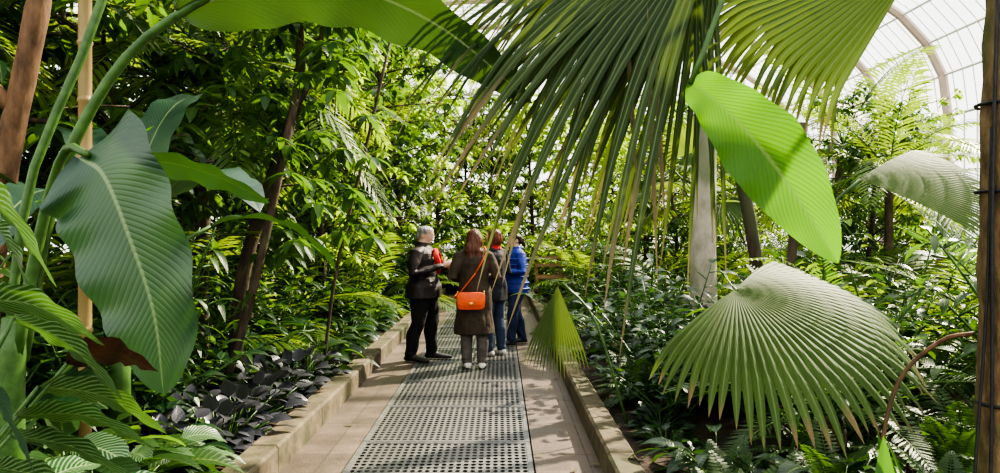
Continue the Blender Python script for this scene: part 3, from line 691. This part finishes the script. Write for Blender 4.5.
def person(name,loc,yaw,H,coat,trous,shoe,hairc,hem=.80,arms=None,feet=None,hair='short',female=False,head_yaw=0,head_tilt=0,scarf=None,coat_rough=.8,flare=1.0,collar=True,bulk=1.08):
    k=H/1.70
    root=bpy.data.objects.new(name,None); col.objects.link(root); root.location=loc; root.rotation_euler=(0,0,yaw); root.scale=(k*bulk,k*bulk,k)
    mats=[SKIN,cloth(name+'_coat',coat,coat_rough),cloth(name+'_trousers',trous),surf_mat(name+'_shoes',shoe,tuple(min(1,x*1.2) for x in shoe),rough=.5),
          surf_mat(name+'_hair',tuple(x*.45 for x in hairc),tuple(min(1,x*1.6) for x in hairc),scale=45,stretch=(1,1,.12),rough=.45,bump=.9),cloth(name+'_scarf',scarf or coat)]
    mb=MB(); sw=.165 if female else .19
    feet=feet or {'L':(-.10,0,0),'R':(.10,0,0)}
    for s in 'LR':
        sg=-1 if s=='L' else 1
        fx,fy,fa=feet[s]
        hip=V((sg*.085,0,.90)); an=V((fx,fy-.02,.09)); kn=(hip+an)/2+V((0,.03,.0))
        mb.tube([hip,hip.lerp(kn,.5)+V((0,.005,0)),kn,kn.lerp(an,.35)+V((0,-.015,0)),kn.lerp(an,.75),an+V((0,0,.0))],[.097,.088,.068,.066,.058,.056],16,2,round_ends=True)
        q=Matrix.Rotation(fa,3,'Z'); rs=[]
        for yy,hw,ht,zc in ((-.085,.018,.018,.03),(-.075,.033,.035,.04),(-.04,.04,.048,.048),(.0,.041,.05,.05),(.05,.044,.040,.040),(.10,.048,.032,.032),(.14,.043,.028,.028),(.17,.030,.022,.024),(.183,.012,.012,.02)):
            rs.append([V((fx,fy,0))+q@V((hw*math.cos(a),yy,max(.004,zc+ht*math.sin(a)))) for a in [6.283*i/14 for i in range(14)]])
        mb.rings(rs,3)
        el,wr=[V(p) for p in arms[s]]
        sh=V((sg*(sw-.01),-.005,1.375))
        mb.tube([V((sg*.09,0,1.40)),sh,sh.lerp(el,.5),el,el.lerp(wr,.5),wr],[.062,.062,.056,.050,.047,.040],14,1,round_ends=True)
    def rings(lst,mat): mb.rings([[V((cx+rx*math.cos(a),cy+ry*math.sin(a),z)) for a in [6.283*i/28 for i in range(28)]] for z,cx,cy,rx,ry in lst],mat)
    w=.92 if female else 1
    rings([(.80,0,0,.10,.08),(.84,0,0,.165,.115),(.95,0,0,.165,.12),(1.06,0,0,.14,.10)],2)
    body=[]
    for z,rx,ry in ((.36,.215,.165),(.5,.205,.158),(.7,.19,.145),(.84,.185,.140),(.95,.178,.135),(1.06,.155 if female else .168,.122),(1.18,.165,.125),(1.28,.178*w,.130),(1.36,.172*w,.115),(1.42,.125,.085),(1.455,.075,.065)):
        if z>=hem-.001 or abs(z-hem)<.01:
            f=flare if z<1 else 1
            body.append((z,0,.0,rx*f,ry*f))
    zz,_,_,rx0,ry0=body[0]
    if zz-hem>.02: body.insert(0,(hem,0,0,rx0*1.01,ry0*1.01))
    body.insert(0,(body[0][0]-.004,0,0,body[0][3]*.93,body[0][4]*.93))
    rings(body,1)
    if collar: mb.tube([V((0,-.01,1.43)),V((0,-.005,1.475)),V((0,.0,1.50))],[.078,.074,.068],18,5 if scarf else 1)
    mb.tube([V((0,-.01,1.38)),V((0,-.005,1.47)),V((0,.01,1.54))],[.06,.054,.054],14,0)
    M=Matrix.Translation((0,0,1.50))@Matrix.Rotation(head_yaw,4,'Z')@Matrix.Rotation(head_tilt,4,'X')@Matrix.Diagonal((1/bulk**.7,1/bulk**.7,1,1))@Matrix.Translation((0,0,-1.50))
    M3=M.to_3x3()
    def he(c,r,m,nu=18,nv=12): mb.ell(M@V(c),r,m,nu,nv,rot=M3)
    he((0,.008,1.600),(.073,.088,.095),0); he((0,.032,1.545),(.056,.062,.058),0); he((0,.062,1.512),(.028,.028,.022),0)
    he((0,.070,1.565),(.045,.030,.035),0); he((0,.086,1.625),(.05,.014,.014),0)
    he((0,.104,1.588),(.010,.013,.026),0,10,8); he((0,.112,1.574),(.015,.014,.010),0,10,8)
    he((0,.096,1.548),(.022,.008,.005),0,10,8)
    for sx in (-1,1): he((sx*.075,.0,1.585),(.010,.018,.032),0,10,8)
    he((0,-.012,1.622),(.083,.094,.088),4)
    if hair=='short': he((0,-.04,1.585),(.074,.065,.075),4)
    elif hair=='cap':
        he((0,-.005,1.640),(.090,.104,.072),4); he((0,-.04,1.585),(.076,.066,.075),4)
    elif hair=='bob':
        he((0,-.03,1.57),(.096,.080,.125),4); he((-.070,.0,1.55),(.030,.048,.10),4); he((.070,.0,1.55),(.030,.048,.10),4)
    elif hair=='long':
        he((0,-.045,1.54),(.100,.072,.14),4); he((-.02,-.07,1.45),(.105,.058,.13),4); he((.04,-.085,1.39),(.06,.045,.10),4); he((-.05,-.085,1.37),(.05,.04,.10),4); he((-.075,.0,1.52),(.028,.045,.12),4); he((.075,.0,1.52),(.028,.045,.12),4)
    elif hair=='pony':
        he((0,-.04,1.585),(.074,.065,.075),4); he((0,-.115,1.60),(.028,.03,.03),4); he((0,-.125,1.53),(.024,.024,.075),4)
    me=mb.mesh(name+'_raw',mats)
    tmp=bpy.data.objects.new('tmp',me); col.objects.link(tmp)
    rm=tmp.modifiers.new('r','REMESH'); rm.mode='VOXEL'; rm.voxel_size=.0085; rm.use_smooth_shade=True
    sm=tmp.modifiers.new('s','SMOOTH'); sm.factor=.5; sm.iterations=3
    dg=bpy.context.evaluated_depsgraph_get()
    out=bpy.data.meshes.new_from_object(tmp.evaluated_get(dg))
    bpy.data.objects.remove(tmp)
    bvh=BVHTree.FromPolygons([V(v) for v in mb.v],mb.f)
    out.materials.clear()
    for m in mats: out.materials.append(m)
    Mi=M.inverted()
    for p in out.polygons:
        c=p.center; r=bvh.find_nearest(c); mi=mb.m[r[2]] if r[2] is not None else 1
        if mi==4 or mi==0:
            lc=Mi@c
            if mi==4 and lc.y>.055 and lc.z<1.655: mi=0
        p.material_index=mi; p.use_smooth=True
    for v in out.vertices:
        c=v.co
        if c.z<1.42 and c.z>.12:
            n=mn.noise(V((c.x*9,c.y*9,c.z*5)))*.014+mn.noise(V((c.x*22,c.y*22,c.z*9)))*.006
            v.co=c+V((c.x,c.y,0)).normalized()*n
        elif c.z>1.60 or (c.z>1.42 and c.y<0):
            v.co=c+V((c.x,c.y,0)).normalized()*mn.noise(V((c.x*45,c.y*45,c.z*8)))*.006
    out.name=name+'_body'
    put('body',out,parent=root)
    fb=MB()
    for sx in (-1,1):
        fb.ell(M@V((sx*.030,.083,1.598)),(.013,.010,.008),1,10,8,rot=M3); fb.ell(M@V((sx*.030,.091,1.598)),(.006,.004,.006),0,8,6,rot=M3)
        fb.tube([M@V((sx*.014,.098,1.618)),M@V((sx*.03,.098,1.623)),M@V((sx*.047,.088,1.618))],.0035,6,3)
    fb.ell(M@V((0,.101,1.548)),(.022,.006,.004),2,10,8,rot=M3); fb.ell(M@V((0,.100,1.541)),(.018,.006,.005),2,10,8,rot=M3)
    fb.obj('face_features',[EYE,EYW,LIP,mats[4]],parent=root)
    hb=MB()
    for s in 'LR':
        el,wr=[V(p) for p in arms[s]]; sg=-1 if s=='L' else 1
        D=(wr-el).normalized()
        Np=V(arms['pn'+s]) if ('pn'+s) in arms else V((-sg,.0,.1))
        t=1 if D.cross(Np).dot(V(arms.get('th'+s,(0,0,1))))>0 else -1
        hand(hb,wr+D*.03,D,Np,t,arms.get('curl',.5))
    hb.obj('hands',[SKIN],parent=root)
    return root

man=person('man_in_dark_jacket',(-.97,9.5,.006),-math.pi/2-.25,1.69,(.024,.017,.016),(.009,.009,.010),(.02,.018,.018),(.22,.21,.20),hem=.80,
   arms={'L':((-.25,-.02,1.11),(-.10,.20,1.17)),'R':((.25,-.02,1.11),(.10,.20,1.20)),'thL':(0,0,1),'thR':(0,0,1),'curl':.7},
   feet={'L':(-.12,.06,.15),'R':(.11,-.07,-.2)},hair='cap',head_tilt=-.15,coat_rough=.6,flare=1.18,bulk=1.34)
M_phone=surf_mat('phone_black',(.01,.01,.012),(.02,.02,.02),rough=.2)
M_redc=cloth('red_cloth',(.50,.04,.03))
pb=MB(); rs=[]
for zz,s in ((-.006,.9),(-.004,1),(.004,1),(.006,.9)):
    rs.append([V((.036*s*max(-1,min(1,1.35*math.cos(a))),.075*s*max(-1,min(1,1.35*math.sin(a))),zz)) for a in [6.283*i/24 for i in range(24)]])
pb.rings(rs); o=pb.obj('phone',[M_phone],parent=man,loc=(0,.33,1.24)); o.rotation_euler=(1.0,0,0)
pb=MB(); pb.tube(crom([(0,.12,1.42),(.05,.145,1.33),(.03,.16,1.22),(.05,.165,1.10)],10),[.02,.025,.028,.028,.028,.03,.03,.03,.028,.024,.01],10,flat=.5); pb.tube(crom([(0,.12,1.42),(-.05,.145,1.33),(-.05,.16,1.24)],8),.022,10,flat=.5)
pb.obj('red_scarf',[M_redc],parent=man)
wom=person('woman_in_brown_coat',(-.31,8.95,.006),.12,1.65,(.050,.036,.024),(.10,.085,.075),(.62,.58,.54),(.10,.035,.018),hem=.42,female=True,
   arms={'L':((-.235,-.05,1.12),(-.13,.16,1.08)),'R':((.235,-.05,1.12),(.12,.16,1.10)),'thL':(0,0,1),'thR':(0,0,1),'curl':.6},
   feet={'L':(-.075,.0,.1),'R':(.085,-.03,-.15)},hair='long',head_yaw=.1,coat_rough=.9,bulk=1.18)
M_bag=surf_mat('bag_leather',(.70,.085,.015),(.85,.13,.03),scale=12,rough=.45,bump=.1)
bb=MB()
def rbox(mb_,c,hx,hy,hz,mat=0,p=5):
    rs=[]
    for i in range(-6,7):
        y=i/6; q=(1-abs(y)**p)**(1/p)*.98+.02
        rs.append([V((c[0]+hx*q*math.copysign(abs(math.cos(a))**.35,math.cos(a)),c[1]+hy*y,c[2]+hz*q*math.copysign(abs(math.sin(a))**.35,math.sin(a)))) for a in [6.283*k/32 for k in range(32)]])
    mb_.rings(rs,mat)
rbox(bb,(0,0,0),.140,.045,.105); rbox(bb,(0,-.040,.025),.142,.012,.080); rbox(bb,(0,-.056,-.03),.02,.006,.018,1)
bb.tube(crom([(-.133,0,.06),(-.135,0,.12)],3),.008,6,1); bb.tube(crom([(.133,0,.06),(.135,0,.12)],3),.008,6,1)
M_brass=surf_mat('brass',(.5,.35,.1),(.6,.42,.15),metal=1,rough=.3)
bb.obj('orange_bag',[M_bag,M_brass],parent=wom,loc=(-.05,-.205,.84))
sb=MB(); pts=[]
for i in range(33):
    a=2*math.pi*i/32
    x=.205*math.sin(a); y=-.165*math.cos(a); z=1.17+.315*math.sin(a)
    if math.sin(a)>0: x=.16*math.sin(a)*(1-.35*max(0,math.sin(a))**6); y=-.155*math.cos(a)
    pts.append(V((x,y,z)))
sb.tube(pts,.010,6,flat=.6); sb.obj('bag_strap',[M_bag],parent=wom)
w3=person('woman_in_dark_coat',(-.08,9.9,.006),.9,1.66,(.014,.014,.018),(.04,.055,.10),(.55,.53,.5),(.11,.028,.014),hem=.74,female=True,
   arms={'L':((-.235,-.03,1.12),(-.12,.18,1.16)),'R':((.235,-.03,1.12),(.12,.18,1.10)),'curl':.6},
   feet={'L':(-.09,.02,.1),'R':(.10,-.02,-.2)},hair='bob',scarf=(.5,.03,.03),head_yaw=.2,bulk=1.14)
w4=person('woman_in_blue_jacket',(.23,10.9,.006),math.pi/2+.35,1.61,(.02,.04,.27),(.02,.028,.07),(.03,.03,.035),(.018,.010,.008),hem=.80,female=True,
   arms={'L':((-.24,-.0,1.12),(-.10,.2,1.12)),'R':((.24,-.0,1.12),(.10,.2,1.15)),'curl':.7},
   feet={'L':(-.10,.12,.05),'R':(.09,-.10,-.1)},hair='pony',head_tilt=-.12,coat_rough=.5,flare=1.1,bulk=1.25)
pb=MB(); 
for i,z in enumerate((.86,.95,1.04,1.13,1.22,1.31)):
    rx=(.205,.198,.182,.176,.182,.184)[i]; ry=(.158,.152,.140,.137,.140,.138)[i]
    pb.tube([V((rx*math.cos(a)*.97,ry*math.sin(a)*.97,z)) for a in [6.283*j/32 for j in range(33)]],.014,6)
pb.obj('jacket_quilting',[bpy.data.materials['woman_in_blue_jacket_coat']],parent=w4)

# ------------------------------------------------------------------ light
wd=bpy.data.worlds.new('World'); sc.world=wd; wd.use_nodes=True
nt=wd.node_tree; nt.nodes.clear()
tc=N(nt,'ShaderNodeTexCoord'); sp=N(nt,'ShaderNodeSeparateXYZ'); nt.links.new(tc.outputs['Generated'],sp.inputs[0])
c=mix(nt,maprange(nt,sp.outputs[2],0,.8,0,1),(1,.975,.93),(.93,.96,1.0))
bg=N(nt,'ShaderNodeBackground'); bg.inputs[1].default_value=2.7; nt.links.new(c,bg.inputs[0])
o=N(nt,'ShaderNodeOutputWorld'); nt.links.new(bg.outputs[0],o.inputs[0])
sl=bpy.data.lights.new('sun','SUN'); sl.energy=18; sl.angle=math.radians(1.2); sl.color=(1,.88,.68)
so=bpy.data.objects.new('sun',sl); col.objects.link(so)
so.rotation_euler=(-V((.58,.50,.66))).to_track_quat('-Z','Y').to_euler()
try: sc.view_settings.look='AgX - High Contrast'
except Exception as e: print(e)

# ------------------------------------------------------------------ camera
cd=bpy.data.cameras.new('camera'); cam=bpy.data.objects.new('camera',cd); col.objects.link(cam)
cd.sensor_width=36; cd.lens=27; cam.location=(0,0,1.57); cam.rotation_euler=(math.radians(90),0,0)
cd.clip_start=.05; cd.clip_end=300
sc.camera=cam
